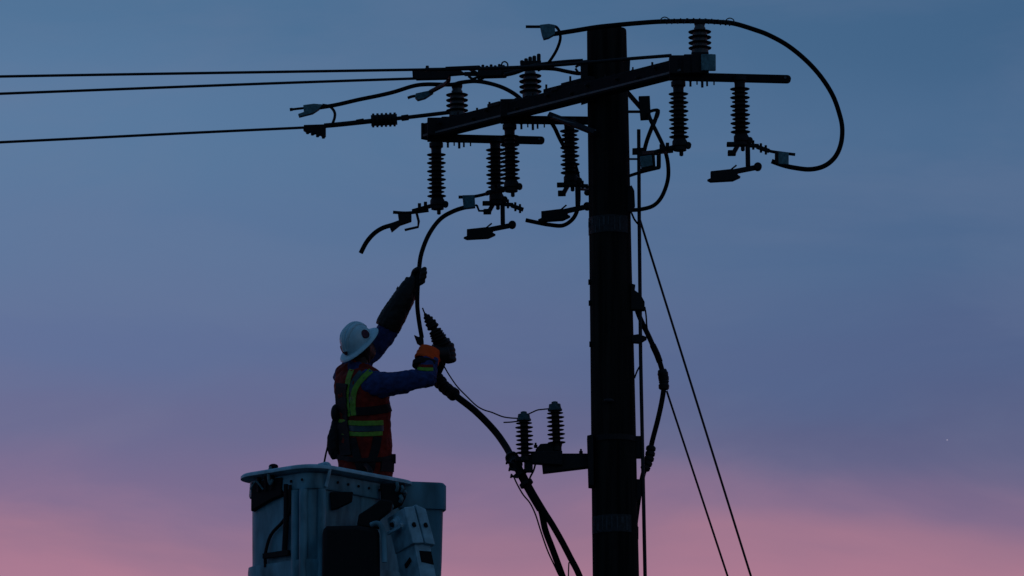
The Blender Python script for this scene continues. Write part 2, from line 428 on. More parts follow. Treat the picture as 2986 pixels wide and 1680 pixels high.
def make_switch():
    t = thing('disconnect_switch', (0, 0, 0), 'x', 'switch', 'open disconnect switches along the crossarm')
    Z = Vector((0, 0, 1))
    # base bar with rounded end and a hole
    m = MB(); m.beam(loc(-26, -28), loc(315, -22, .05), .05, .052)
    m.lathe(loc(315, -22, .025), (0, 1, 0), [(0, .026), (.05, .026)], 16); m.build('base_bar', 'arm', t, .004)
    MB().lathe(loc(309, -24, .017), (0, 1, 0), [(0, .009), (.006, .009)], 10).build('bar_eye', 'porc', t)
    # mounting bracket and post
    MB().box(loc(18, -56, -.005), (.105, 0, 0), (0, .07, 0), (0, 0, .065)).build('mount_block', 'hard', t, .006)
    MB().box(loc(58, -74, .0), (.10, 0, 0), (0, .065, 0), (0, 0, .03)).build('mount_shelf', 'hard', t, .006)
    p = MB().lathe(loc(64, -92), Z, [(0, .058), (.03, .058), (.035, .052), (.155, .050), (.16, .040), (.185, .040), (.19, .034), (.215, .034)], 22).build('post_insulator', 'porc', t)
    for dy in (-157, -141, -125, -110): put(SHED_P, 'shed', loc(64, dy), p)
    MB().lathe(loc(64, -176), Z, [(0, .036), (.015, .04), (.028, .04), (.03, .02)], 18).build('top_clamp', 'hard', t)
    # bolts under the bar
    for dx, ln, w in ((35, 20, .008), (54, 13, .005), (69, 24, .009), (83, 19, .007), (103, 15, .005)):
        b = loc(dx, -18); MB().lathe(b, (0, 0, -1), [(0, w*1.6), (.012, w*1.6), (.012, w), (.012+ln*S*.75, w)], 8).build('bolt', 'hard', t)
    for x0, y0, jaw in ((0, 0, False), (177, -13, True)):
        ins = MB().lathe(loc(x0, y0-12), (0, 0, -1), [(0, .05), (.03, .05), (.035, .040), (.05, .036), (.055, .0365), (.40, .0365), (.405, .040), (.44, .040)], 20).build('insulator', 'poly', t)
        for i in range(11):
            put(SHED_B if i % 2 == 0 else SHED_S, 'shed', loc(x0, y0+22+i*12.4), ins)
        # bottom fitting
        f = MB().lathe(loc(x0+2, y0+152), (0, 0, -1), [(0, .04), (.02, .052), (.055, .052), (.06, .045), (.085, .045)], 16)
        f.lathe(loc(x0+26, y0+172, -.02), (0, 1, 0), [(0, .022), (.045, .022)], 10)
        f.lathe(loc(x0+6, y0+180), (0, 0, -1), [(0, .014), (.05, .014), (.055, .008)], 8)
        f.build('end_fitting', 'hard', t)
        if not jaw:                                # terminal pad pointing left
            m = MB(); m.beam(loc(x0-8, y0+174), loc(x0-74, y0+192), .03, .026); m.box(loc(x0-34, y0+174, -.03), (.012, 0, 0), (0, .01, 0), (0, 0, .018))
            m.box(loc(x0-52, y0+180, -.03), (.012, 0, 0), (0, .01, 0), (0, 0, .022)); m.build('terminal', 'hard', t, .003)
        else:
            m = MB(); m.box(loc(x0-26, y0+183), (.034, 0, 0), (0, .03, 0), (0, 0, .013)); m.box(loc(x0-26, y0+208), (.028, 0, 0), (0, .03, 0), (0, 0, .016))
            m.beam(loc(x0-4, y0+178), loc(x0-20, y0+206), .04, .03); m.build('jaw', 'hard', t, .004)
            m = MB(); m.beam(loc(x0+20, y0+186), loc(x0+52, y0+188), .03, .024); m.beam(loc(x0+46, y0+190), loc(x0+82, y0+203), .03, .026)
            for q in (36, 58, 72): m.lathe(loc(x0+q, y0+184+(q-36)*.4, 0), (0, 0, 1), [(-.035, .009), (.03, .009)], 8)
            m.build('terminal', 'hard', t, .002)
            m = MB(); m.beam(loc(x0+20, y0+180), loc(x0+20, y0+246), .032, .03); m.build('hinge_post', 'hard', t, .002)
            m = MB(); m.lathe(loc(x0+48, y0+248, -.03), (0, 1, 0), [(0, .022), (.01, .028), (.05, .028), (.06, .022)], 14)
            m.beam(loc(x0+48, y0+249), loc(x0-32, y0+264), .035, .032)
            m.prism([loc(x0-88, y0+262, -.03), loc(x0-28, y0+256, -.03), loc(x0-6, y0+262, -.03), loc(x0-12, y0+272, -.03), loc(x0-2, y0+278, -.03), loc(x0-24, y0+288, -.03), loc(x0-88, y0+291, -.03), loc(x0-98, y0+286, -.03), loc(x0-88, y0+282, -.03)], (0, .06, 0))
            m.build('blade', 'hard', t, .002)
            MB().tube([loc(x0-34, y0+260), loc(x0-22, y0+250), loc(x0-13, y0+243)], .005, 6).build('pull_ring', 'hard', t)
    return t
sw = make_switch()
places = [(oA, 'open disconnect switch at the far left end of the crossarm, above the worker'),
          (oB, 'open disconnect switch on the crossarm just left of the pole'),
          (oC, 'open disconnect switch right of the pole, inside the big cable loop')]
SW = []
for i, (p, lb) in enumerate(places):
    o = sw if i == 0 else copy_tree(sw)
    o.location = p; o['label'] = lb; SW.append(o)
    o.rotation_euler = (R((.5, -.4, .2)[i]), R((-.7, -1.0, -.5)[i]), R((1.2, -.8, .3)[i]))
k_ = (oC.y/oA.y)
# light plate beside the right switch's post
lp = thing('clamp_plate', oC+loc(86, -60), 'pale square metal plate beside the right post insulator', 'plate')
MB().box(oC+loc(86, -58, -.10), (.050, 0, 0), (0, .012, 0), (0, 0, .058)).build('plate', 'bronze', lp, .006)
MB().box(oC+loc(62, -60, -.065), (.06, 0, 0), (0, .022, 0), (0, 0, .075)).build('backing', 'hard', lp, .006)
YA, YB_, YC = oA.y, oB.y, oC.y

# ------------------------------------------------------------------ line wires with their dead-ends
def run(pxs, Ys, r, ext):                         # wire drawn on to the left, out of view, with sag
    P = cable(pxs, r, Ys, k=4); d = (P[0]-P[4]).normalized()
    pre = [P[0]+d*q + Vector((0, 0, -.0009*q*q)) for q in ext]
    return pre + P
EXT = [40, 30, 20, 12, 6, 2]
w1 = thing('line_wire', W(1240, 203, 44.3), 'uppermost of the three line wires, running to the crossarm right end', 'wire', 'line wires coming in from the left')
MB().tube(run([(-40, 224), (300, 218), (800, 210), (1240, 203)], [45.5, 45.3, 44.9, 44.6], .0084, EXT), .0084).build('conductor', 'wire', w1)
MB().tube(cable([(1240, 203), (1400, 200), (1560, 194), (1720, 182), (1830, 172), (1958, 162)], 0, [44.6, 44.3]), .0105).build('tension_rod', 'wire', w1)
MB().beam(W(1300, 201, 44.52), W(1400, 197, 44.45), .03, .026).build('sleeve', 'hard', w1, .003)
w2 = thing('line_wire', W(1200, 229, 45.4), 'middle one of the three line wires, ending at the pole', 'wire', 'line wires coming in from the left')
MB().tube(run([(-40, 275), (300, 262), (800, 243), (1215, 229)], [45.6, 45.4], .0084, EXT), .0084).build('conductor', 'wire', w2)
m = MB().ppx([(1202, 206), (1215, 202), (1310, 203), (1345, 206), (1360, 215), (1310, 219), (1306, 229), (1215, 231), (1203, 222)], 45.4, .05)
m.lathe(W(1246, 206, 45.4), (0, 0, 1), [(0, .014), (.035, .012)], 8); m.build('strain_clamp', 'hard', w2, .003)
m = MB(); m.beam(W(1355, 216, 45.35), W(1405, 216, 45.3), .025, .028); m.beam(W(1360, 196, 45.3), W(1405, 222, 45.3), .02, .02); m.build('link', 'hard', w2, .002)
ins = MB().beam(W(1398, 213, 45.3), W(1474, 211, 45.2), .07, .075).build('insulator_body', 'hard', w2, .012)
for q in range(6):
    x = 1404+q*13; put(shed_mesh(.042, .02, .008), 'shed', (0, 0, 0), ins)
    s_ = COL.objects[-1]; s_.location = W(x, 211, 45.3-.1*q/6)-ROOT(w2); s_.rotation_euler = (0, math.pi/2, 0)
for q, (x, h_) in enumerate(((1408, 10), (1420, 7), (1432, 11), (1444, 8), (1456, 12), (1468, 9))):
    MB().lathe(W(x, 200, 45.27), (0, 0, 1), [(0, .011), (h_*S, .011), (h_*S+.004, .006)], 7).build('bolt', 'hard', w2)
MB().tube(smooth([W(*p, 45.2) for p in ((1462, 196), (1464, 184), (1472, 180), (1480, 186), (1480, 198))], 4), .005, 6).build('tie_loop', 'hard', w2)
MB().tube(smooth([W(*p, 45.3) for p in ((1366, 222), (1378, 230), (1392, 226), (1400, 232), (1412, 226))], 4), .008, 6).build('shackle', 'hard', w2)
m = MB(); m.tube(smooth([W(*p, 45.15) for p in ((1470, 208), (1505, 205), (1560, 200), (1614, 201), (1650, 208), (1682, 214), (1698, 214))], 4), .012)
m.tube(smooth([W(*p, 45.1) for p in ((1470, 218), (1500, 212), (1560, 192), (1640, 182), (1700, 178))], 4), .014)
m.tube(smooth([W(*p, 45.1) for p in ((1678, 200), (1690, 214), (1700, 204), (1692, 190), (1678, 196))], 4), .007); m.build('eye_link', 'hard', w2)
w3 = thing('line_wire', W(885, 372, YA), 'lowest of the three line wires, ending at the crossarm left end', 'wire', 'line wires coming in from the left')
MB().tube(run([(-40, 417), (250, 403), (550, 388), (892, 372)], [YA-.3, YA], .0084, EXT), .0084).build('conductor', 'wire', w3)
m = MB().ppx([(886, 364), (950, 362), (950, 396), (942, 400), (934, 392), (926, 396), (920, 388), (912, 391), (906, 384), (896, 386), (884, 378)], YA, .05)
for x, y in ((897, 384), (911, 388), (926, 393), (943, 397)): m.lathe(W(x, y, YA-.01), (0, 0, -1), [(0, .012), (.018, .012)], 8)
m.build('strain_clamp', 'hard', w3, .003)
MB().tube(cable([(945, 367), (1000, 362), (1085, 353)], 0, YA), .0155).build('grip', 'hard', w3)
MB().beam(W(1038, 357, YA), W(1062, 353, YA), .035, .035).build('coupling', 'hard', w3, .006)
ins = MB().tube([W(1082, 352, YA), W(1158, 348, YA)], .040, 14).build('dead_end_insulator', 'poly', w3)
SD = MB().lathe((0, 0, 0), (0, 0, 1), [(-.012, .03), (-.01, .05), (.004, .052), (.012, .03)], 18).mesh('shed', 'poly')
for q in range(6):
    put(SD, 'shed', W(1089+q*12.5, 351.5-q*.6, YA)-ROOT(w3), ins).rotation_euler = (0, math.pi/2, 0)
MB().tube(cable([(1155, 346), (1192, 342), (1310, 328)], 0, YA), .0125).build('tie_rod', 'hard', w3)
MB().beam(W(1170, 345, YA), W(1192, 342, YA), .038, .038).build('coupling', 'hard', w3, .006)

bt = thing('parallel_clamp', W(1548, 180, YB_), 'stepped dark bolt clamp on top of the middle post insulator', 'clamp')
MB().ppx([(1516, 178), (1578, 176), (1578, 200), (1520, 204)], YB_, .06).build('clamp_body', 'hard', bt, .003)
for x, y in ((1522, 176), (1534, 170), (1546, 165), (1558, 162), (1571, 156)):
    MB().lathe(W(x, 182, YB_-.01), (0, 0, 1), [(0, .014), ((182-y)*S-.006, .014), ((182-y)*S, .010)], 8).build('bolt', 'hard', bt)

# ------------------------------------------------------------------ jumper cables
def jumper(pts, r, Ys, label, name='jumper_cable', m='cable'):
    t = thing(name, W(*pts[0], Ys if isinstance(Ys, (int, float)) else Ys[0]), label, 'cable', 'jumper cables round the pole top')
    MB().tube(cable(pts, r, Ys), r, 12).build('cable', m, t); return t
J1 = jumper([(925, 315), (980, 306), (1045, 291), (1104, 279), (1150, 268), (1205, 251), (1247, 246), (1316, 247), (1343, 241), (1385, 237), (1426, 243), (1467, 256), (1503, 276), (1530, 300)],
            .0125, [YA-.1, YA, YB_], 'black jumper cable sloping up over the left post insulator, bare end at left')
m = MB().ppx([(884, 306), (915, 302), (940, 304), (930, 318), (912, 330), (872, 340), (869, 332), (886, 326)], YA-.1, .05); m.build('clamp', 'bronze', J1, .003)
MB().tube(cable([(845, 320), (862, 318), (890, 315)], 0, YA-.1), [.012]*4+[.009]*9, 8).build('stud', 'hard', J1)
MB().tube(cable([(940, 306), (962, 311), (975, 326), (976, 342), (970, 360)], 0, YA-.08), .0085, 8).build('tail_loop', 'hard', J1)
J1b = thing('hot_line_clamp', W(1190, 285, YA+.1), 'small stubby clamp hanging below the sloping jumper cable', 'clamp')
MB().ppx([(1212, 272), (1240, 266), (1262, 262), (1264, 270), (1240, 286), (1218, 292), (1210, 284)], YA+.1, .05).build('clamp_body', 'bronze', J1b, .004)
MB().tube(cable([(1189, 286), (1200, 282), (1216, 279)], 0, YA+.1), .009, 8).build('stud', 'hard', J1b)
MB().tube(cable([(1255, 268), (1285, 252), (1305, 240), (1308, 224)], 0, [YA+.1, 45.5]), .014, 8).build('stem', 'hard', J1b)

J7 = jumper([(1610, 100), (1674, 90), (1735, 80), (1779, 75), (1855, 68), (1932, 63), (2038, 62), (2090, 64), (2141, 69), (2204, 88), (2245, 104), (2297, 133), (2349, 175), (2393, 223), (2428, 278), (2448, 333), (2456, 375), (2452, 420), (2435, 458), (2404, 484), (2362, 494), (2314, 489), (2280, 481), (2250, 470)],
            .0140, [44.5, 44.3, YC, YC, YC, YC], 'big black cable loop arching over the pole top and down to the right')
m = MB().ppx([(2268, 444), (2300, 444), (2300, 480), (2268, 478)], YC, .05); m.build('clamp', 'bronze', J7, .004)
MB().tube(cable([(2225, 432), (2250, 442), (2319, 451)], 0, YC), .009, 8).build('stud', 'hard', J7)
MB().ppx([(2260, 444), (2270, 444), (2270, 478), (2260, 474)], YC, .06).build('clamp_side', 'hard', J7, .003)
# spiral tie wire on the post
P = cable([(1938, 63), (2038, 61), (2132, 68)], 0, YC, k=40); fr = frames(P)
hel = [p + (u*math.cos(i*.95)+w*math.sin(i*.95))*.0165 for i, (p, (t_, u, w)) in enumerate(zip(P, fr))]
MB().tube(hel, .0042, 5).build('tie_wire', 'wire', J7)
for x, y in ((1938, 57), (2128, 60)):
    MB().tube(smooth([W(x-11, y+8, YC), W(x-10, y-2, YC), W(x, y-7, YC), W(x+11, y-2, YC), W(x+12, y+9, YC)], 5), .0035, 6).build('tie_loop', 'wire', J7)
J2 = jumper([(1612, 77), (1622, 79), (1631, 92), (1634, 112), (1627, 137), (1614, 162), (1594, 189), (1570, 205)], .0088, [44.5, 45.2], 'short thin curved tap wire left of the pole top, under a clamp', 'tap_wire')
MB().tube(cable([(1533, 78), (1575, 78), (1615, 76)], 0, 44.5), .0088, 8).build('stud', 'hard', J2)
MB().ppx([(1574, 72), (1600, 69), (1618, 72), (1619, 99), (1600, 110), (1585, 114), (1580, 100)], 44.5, .05).build('clamp', 'bronze', J2, .004)

J3 = jumper([(1919, 322), (1910, 352), (1900, 374), (1886, 412), (1877, 448), (1873, 470)], .0125, [45.1, 44.8], 'short straight cable crossing down-left beside the pole, right side')
J4 = jumper([(1890, 330), (1898, 352), (1918, 392), (1938, 436), (1948, 480), (1947, 526), (1930, 573), (1905, 600), (1867, 611), (1834, 613)], .0120, [45.1, 44.7, 44.8, 45.0], 'black cable hanging in a half loop right of the pole')
c4 = thing('line_connector', W(1895, 470, 44.7), 'pale boxy connector beside the pole under the right crossarm', 'connector')
MB().ppx([(1866, 456), (1900, 452), (1904, 482), (1870, 490)], 44.7, .05).build('clamp', 'bronze', c4, .004)
m = MB(); m.beam(W(1862, 452, 44.7), W(1926, 446, 44.7), .03, .022); m.beam(W(1921, 446, 44.7), W(1921, 488, 44.7), .03, .022, (0, 1, 0)); m.beam(W(1926, 487, 44.7), W(1866, 497, 44.7), .03, .016); m.beam(W(1903, 450, 44.7), W(1905, 486, 44.7), .03, .02, (0, 1, 0))
m.build('frame', 'hard', c4, .002)
MB().beam(W(1836, 464, 44.75), W(1868, 464, 44.7), .014, .012).build('tail', 'hard', c4)
MB().tube(cable([(1832, 514), (1870, 502), (1924, 489)], 0, 44.75), .0095, 8).build('tail', 'hard', c4)
MB().beam(W(1880, 447, 44.6), W(1956, 440, YC), .04, .026).build('lead', 'hard', c4, .003)

J5 = jumper([(1604, 352), (1618, 374), (1632, 404), (1652, 440), (1673, 474), (1684, 508), (1687, 548), (1687, 588), (1681, 620), (1666, 643), (1640, 658), (1604, 656), (1570, 650), (1533, 642)], .0125, [YB_, YB_+.1, YB_+.1, YB_+.05, YB_], 'black cable curling under the switch blade left of the pole')
MB().beam(W(1690, 552, YB_), W(1722, 554, 45), .02, .018).build('tail', 'hard', J5)
MB().ball(W(1712, 562, 45), .022).build('tail_nut', 'hard', J5)
JA = jumper([(1052, 738), (1069, 706), (1091, 681), (1116, 665), (1144, 656), (1172, 646)], .0140, YA, 'short curved cable with a free cut end hanging left of the worker\'s raised hand')
MB().ppx([(1160, 624), (1200, 624), (1200, 644), (1165, 656)], YA, .05).build('clamp', 'hard', JA, .004)
MB().ppx([(1134, 656), (1170, 640), (1172, 652), (1142, 676)], YA, .04).build('ferrule', 'hard', JA, .003)
MB().tube(cable([(1146, 619), (1190, 621), (1250, 614)], 0, YA), .010, 8).build('stud', 'hard', JA)
MB().tube([W(1215, 622, YA), W(1221, 646, YA), W(1219, 662, YA), W(1180, 671, YA)], .008, 8).build('hook', 'hard', JA)

# ------------------------------------------------------------------ worker's depth and the cables he handles
YW = YA - .35
JW = thing('jumper_cable', W(1348, 607, YA), 'black cable held up in the worker\'s raised glove, curving down from the left switch', 'cable', 'jumper cables round the pole top')
MB().tube(cable([(1384, 600), (1348, 607), (1318, 618), (1290, 634), (1268, 657), (1249, 687), (1235, 720), (1226, 752), (1222, 786), (1219, 822), (1217, 860), (1217, 895), (1222, 938), (1230, 985)], 0, [YA, YA, YW+.1, YW+.02, YW+.02]), .0135, 12).build('cable', 'cable', JW)
MB().ppx([(1348, 569), (1384, 568), (1386, 604), (1352, 608)], YA-.01, .05).build('clamp', 'bronze', JW, .004)
MB().tube(cable([(1337, 575), (1384, 573), (1440, 560)], 0, YA), .010, 8).build('stud', 'hard', JW)
MB().tube([W(1386, 598, YA), W(1391, 600, YA), W(1397, 615, YA), W(1414, 615, YA)], .007, 8).build('hook', 'hard', JW)
MB().ppx([(1207, 976), (1220, 982), (1234, 980), (1236, 1000), (1228, 1008), (1216, 1000)], YW+.02, .045).build('ferrule', 'hard', JW, .004)

YK = YW + .02
main = thing('riser_cable', W(1490, 1329, 44.95), 'thick black riser cable swooping from the worker\'s lower hand to the arrester bracket', 'cable')
path = [(1232, 898), (1240, 917), (1256, 942), (1276, 980), (1292, 1020), (1290, 1058), (1276, 1096), (1291, 1124), (1319, 1147), (1344, 1166), (1380, 1194), (1415, 1227), (1449, 1265), (1476, 1304), (1491, 1332), (1507, 1359), (1531, 1404), (1552, 1442), (1577, 1484)]
Pm = cable(path, 0, [YK, YK, YK+.12, YK-.1, 45.5, 45.0, 44.95]); nP = len(Pm)
rad = []
for i in range(nP):
    s_ = i/6.0
    rad.append(.005 if s_ < 1 else (.012 if s_ < 2 else (.023 if s_ < 14 else .029)))
MB().tube(Pm, [x*1.06 for x in rad], 12).build('cable', 'cable', main)
# ribbed sleeves along it (termination skirts, splice)
def collars(parent, P, i0, i1, step, r0, r1, name, m='poly'):
    fr = frames(P); k = 0; i = i0
    while i <= i1:
        t = (i-i0)/max(i1-i0, 1); j = min(int(i), len(P)-1)
        rr = (r0+(r1-r0)*t)*(1 if k % 2 == 0 else .88)*random.uniform(.9, 1.12)
        MB().lathe(P[j], fr[j][0], [(-.014, rr*.6), (-.006, rr), (.004, rr), (.014, rr*.6)], 16).build(name, m, parent)
        i += step; k += 1
collars(main, Pm, 8, 25, 1.15, .026, .080, 'skirt')
collars(main, Pm, 37, 50, 1.6, .044, .050, 'splice_ring')
fr = frames(Pm)
for i in (85, 89, 93, 97):
    MB().lathe(Pm[i], fr[i][0], [(-.018, .026), (-.012, .048), (.012, .048), (.018, .026)], 14).build('clamp_collar', 'hard', main)
for x, y in ((1484, 1352), (1492, 1372), (1497, 1392)):
    MB().lathe(W(x+14, y, 44.92), (-1, 0, .2), [(0, .009), (.04, .009), (.045, .016), (.055, .016)], 8).build('clamp_bolt', 'hard', main)
b1 = MB().tube(cable([(1520, 1375), (1552, 1436), (1577, 1486), (1590, 1545), (1609, 1596), (1638, 1674), (1680, 1790), (1740, 2000)], 0, 44.97)+[W(1800, 2600, 44.97)], .0195, 12).build('branch', 'cable', main)
b2 = MB().tube(cable([(1562, 1452), (1590, 1498), (1611, 1531), (1638, 1578), (1664, 1628), (1690, 1680), (1730, 1790), (1770, 2000)], 0, 44.9)+[W(1815, 2600, 44.9)], .0225, 12).build('branch', 'cable', main)
MB().tube(cable([(1498, 1390), (1508, 1412), (1525, 1442), (1546, 1468), (1562, 1502), (1577, 1549), (1598, 1609), (1625, 1667), (1650, 1730), (1720, 2000)], 0, 44.88), .0045, 8).build('drain_wire', 'cable', main)
MB().tube(cable([(1562, 1350), (1556, 1372), (1546, 1392), (1540, 1412)], 0, 44.9), .0055, 8).build('drain_wire', 'cable', main)
MB().tube(cable([(1659, 1640), (1658, 1660), (1657, 1700)], 0, 44.9), .004, 6).build('drain_wire', 'cable', main)

# ------------------------------------------------------------------ arresters on their bracket
bk = thing('arrester_bracket', W(1640, 1342, 44.95), 'dark steel bracket sticking out left of the pole under the two arresters', 'bracket')
MB().ppx([(1548, 1316), (1640, 1314), (1640, 1356), (1548, 1350)], 44.93, .07).build('shelf', 'hard', bk, .005)
MB().ppx([(1575, 1322), (1716, 1322), (1716, 1362), (1583, 1378), (1581, 1356)], 44.97, .08).build('arm', 'hard', bk, .005)
MB().ppx([(1576, 1294), (1640, 1290), (1636, 1308), (1620, 1322), (1560, 1324), (1562, 1310)], 44.99, .07).build('upper_plate', 'hard', bk, .004)
for x, y in ((1562, 1300), (1694, 1318)):
    MB().lathe(W(x, y+6, 44.95), (0, 0, 1), [(0, .013), (.02, .013), (.02, .007), (.035, .007)], 8).build('bolt', 'hard', bk)
m = MB(); m.box(W(1541, 1352, 44.93), (.03, 0, 0), (0, .03, 0), (0, 0, .06)); m.box(W(1524, 1340, 44.93), (.05, 0, 0), (0, .03, 0), (0, 0, .016)); m.build('cable_clamp', 'hard', bk, .004)
def arrester(x, ytop, tilt, Y, label):
    t = thing('surge_arrester', W(x+tilt, ytop+138, Y), label, 'arrester', 'surge arresters on the bracket')
    a = W(x, ytop, Y); b = W(x+tilt, ytop+140, Y); ax = (b-a).normalized()
    core = MB().lathe(a+ax*.06, ax, [(0, .028), (.255, .027), (.26, .033), (.29, .033)], 18).build('housing', 'poly', t)
    q = Vector((0, 0, 1)).rotation_difference(-ax)
    for i in range(8):
        o = put(SHED_A if i % 2 else SHED_A2, 'shed', a+ax*(.082+i*.0295)-ROOT(t), core); o.rotation_mode = 'QUATERNION'; o.rotation_quaternion = q
    MB().lathe(a+ax*.002, ax, [(0, .012), (.004, .022), (.018, .022), (.02, .040), (.05, .044), (.055, .05), (.066, .05)], 16).build('cap', 'capm', t)
    return t
arrester(1527, 1199, 4, 44.90, 'surge arrester nearer the worker, lower one of the two on the pole bracket')
arrester(1617, 1170, 7, 44.97, 'surge arrester nearer the pole, higher one of the two on the bracket')
single('lead_wire', [(1288, 1054), (1296, 1070), (1310, 1094), (1333, 1127), (1360, 1155), (1388, 1182), (1410, 1195), (1435, 1203), (1465, 1215), (1490, 1219), (1512, 1220)], .0042, [YK-.05, 45.4, 44.9],
       'thin wire sagging from the worker\'s gloved hand to the nearer arrester', 'wire')
single('lead_wire', [(1540, 1208), (1553, 1202), (1567, 1196), (1582, 1194), (1602, 1192)], .0042, [44.9, 44.97], 'short thin wire joining the caps of the two arresters', 'wire')
single('lead_wire', [(1468, 1232), (1490, 1231), (1514, 1228)], .0042, 44.9, 'stubby loose wire end left of the nearer arrester cap', 'wire')

# ------------------------------------------------------------------ right side of the pole: conduit, second riser, guys
def to_ground(a, b):
    d = b-a; return a + d*((0-a.z)/d.z)
a, b = W(1872, 1235, 44.97), W(1881, 1676, 44.97)
pts = [W(1862.5, 378, 44.97), W(1864, 640, 44.97), W(1866.5, 880, 44.97), W(1868, 1040, 44.97), a, b, to_ground(a, b)]
tag(MB().tube(pts, .0112, 12).build('conduit_pipe', 'steel'), 'slim straight conduit pipe running down the right side of the pole', 'pipe')
rs = thing('riser_cable', W(1880, 900, 45.0), 'black riser cable bowing out right of the pole, with a ribbed splice at its bend', 'cable')
Pr = cable([(1848, 862), (1858, 905), (1872, 940), (1891, 979), (1904, 1008), (1919, 1042), (1932, 1086), (1936, 1122), (1931, 1164), (1919, 1221), (1901, 1291), (1893, 1338), (1877, 1378), (1867, 1424), (1860, 1470), (1852, 1530)], 0, [45.0, 45.02, 45.05, 45.0])
MB().tube(Pr, .0155, 12).build('cable', 'cable', rs)
fr = frames(Pr)
for i in (36, 37.5, 39, 40.5, 42, 43.5):
    j = int(i); MB().lathe(Pr[j], fr[j][0], [(-.02, .028), (-.012, .038 if j % 2 else .032), (.012, .036), (.02, .028)], 16).build('splice_ring', 'poly', rs)
for i in (62, 64, 66, 68, 70):
    MB().lathe(Pr[i], fr[i][0], [(-.02, .024), (-.01, .034), (.01, .034), (.02, .024)], 16).build('clamp_collar', 'hard', rs)
for i in (26, 28, 30):
    MB().lathe(Pr[i], fr[i][0], [(-.05, .014), (-.03, .022), (.03, .022), (.05, .014)], 14).build('tape_wrap', 'cable', rs)
MB().tube(cable([(1880, 895), (1884, 920), (1886, 950), (1890, 975)], 0, 45.0), .005, 6).build('drain_wire', 'cable', rs)
single('strap_wire', [(1842, 622), (1850, 640), (1862, 655)], .006, 44.97, 'tiny slanting wire between pole and conduit below the half loop', 'wire')
single('strap_wire', [(1850, 1103), (1858, 1082), (1866, 1068)], .005, 44.97, 'tiny slanting wire between pole and conduit beside the ribbed splice', 'wire')
for p0, p1, lb, r in (((1862, 628), (2189, 1678), 'longer guy wire slanting down from behind the conduit, rightmost', .0068),
                   ((1944, 1140), (2121, 1678), 'shorter guy wire slanting down from the ribbed splice', .0062)):
    a, b = W(*p0, 45.05), W(*p1, 45.25)
    tag(MB().tube([a, b, to_ground(a, b)], r, 8).build('guy_wire', 'wire'), lb, 'wire', 'guy wires')

# ------------------------------------------------------------------ bucket of the lift
YBK = YW - .22
corner = W(912, 1357, YBK - .45)                     # nearest corner of the rim
ZR = corner.z + .0
th = R(42); u1 = Vector((-math.cos(th), math.sin(th), 0)); u2 = Vector((math.sin(th), math.cos(th), 0))   # along left and right faces
w1_, w2_ = .66, .98
bc = corner + u1*w1_/2 + u2*w2_/2 + (u1+u2)*(-.045)
bk_ = thing('lift_bucket', (bc.x, bc.y, ZR-1.0), 'white fibreglass lift bucket that the worker stands in', 'bucket')
def rr(z, out, r=.13, n=7, grow=(0, 0)):
    hw, hd = w1_/2+out, w2_/2+out; r = max(r+out, .02); pts = []
    for cxs, cys, a0 in ((1, 1, 0), (-1, 1, 90), (-1, -1, 180), (1, -1, 270)):
        for i in range(n+1):
            a = R(a0+90*i/n); x = cxs*(hw-r)+math.cos(a)*r; y = cys*(hd-r)+math.sin(a)*r
            pts.append(Vector((bc.x, bc.y, z)) + u1*x + u2*y)
    return pts
H_ = 1.0
def shell(prof): return MB().loft([rr(ZR+z, o) for z, o in prof], caps=False)
# outer wall, floor and inner liner as one hollow shell
m = shell([(-.03, -.03), (-.03, 0), (-.10, 0), (-.5, -.004), (-.655, -.006), (-.66, .022), (-.70, .026), (-H_, -.01), (-H_, -.2)])
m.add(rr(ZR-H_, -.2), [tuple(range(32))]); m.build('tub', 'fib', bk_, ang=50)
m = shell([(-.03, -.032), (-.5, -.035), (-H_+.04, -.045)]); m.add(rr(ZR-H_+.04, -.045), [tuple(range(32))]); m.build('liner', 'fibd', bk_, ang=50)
shell([(-.046, -.04), (-.004, -.052), (.004, -.03), (.002, .03), (-.006, .070), (-.018, .082), (-.034, .082), (-.042, .05), (-.048, .002), (-.046, -.04)]).build('rim', 'boomp', bk_, ang=60)
shell([(-.05, .002), (-.058, .016), (-.15, .022), (-.165, .016), (-.168, .002)]).build('apron', 'fib', bk_, ang=50)
def face_pt(left, s, z, out=.012):                    # s metres from the near corner along a face
    c0 = Vector((bc.x, bc.y, ZR)) - u1*w1_/2 - u2*w2_/2
    return (c0 + u1*s - u2*out if left else c0 + u2*s - u1*out) + Vector((0, 0, z))
# moulded ribs at the near corner
for left, s in ((True, .16), (True, .085), (False, .085)):
    MB().tube([face_pt(left, s, -.17, .004), face_pt(left, s, -.6, .004), face_pt(left, s, -.98, .0)], .030, 12).build('corner_rib', 'fib', bk_)
# vertical seam strap over the rim
MB().tube(smooth([face_pt(False, .10, -.15, .03), face_pt(False, .10, -.03, .066), face_pt(False, .10, .010, .04), face_pt(False, .10, .008, -.04)], 4), .010, 8).build('rim_strap', 'boomp', bk_)
for left, s0, n_ in ((True, .08, 5), (False, .12, 7)):
    for i in range(n_):
        p = face_pt(left, s0+i*.105, -.105, .022); MB().lathe(p, -u2 if left else -u1, [(0, .010), (.006, .010), (.009, .005)], 8).build('rivet', 'hard', bk_)
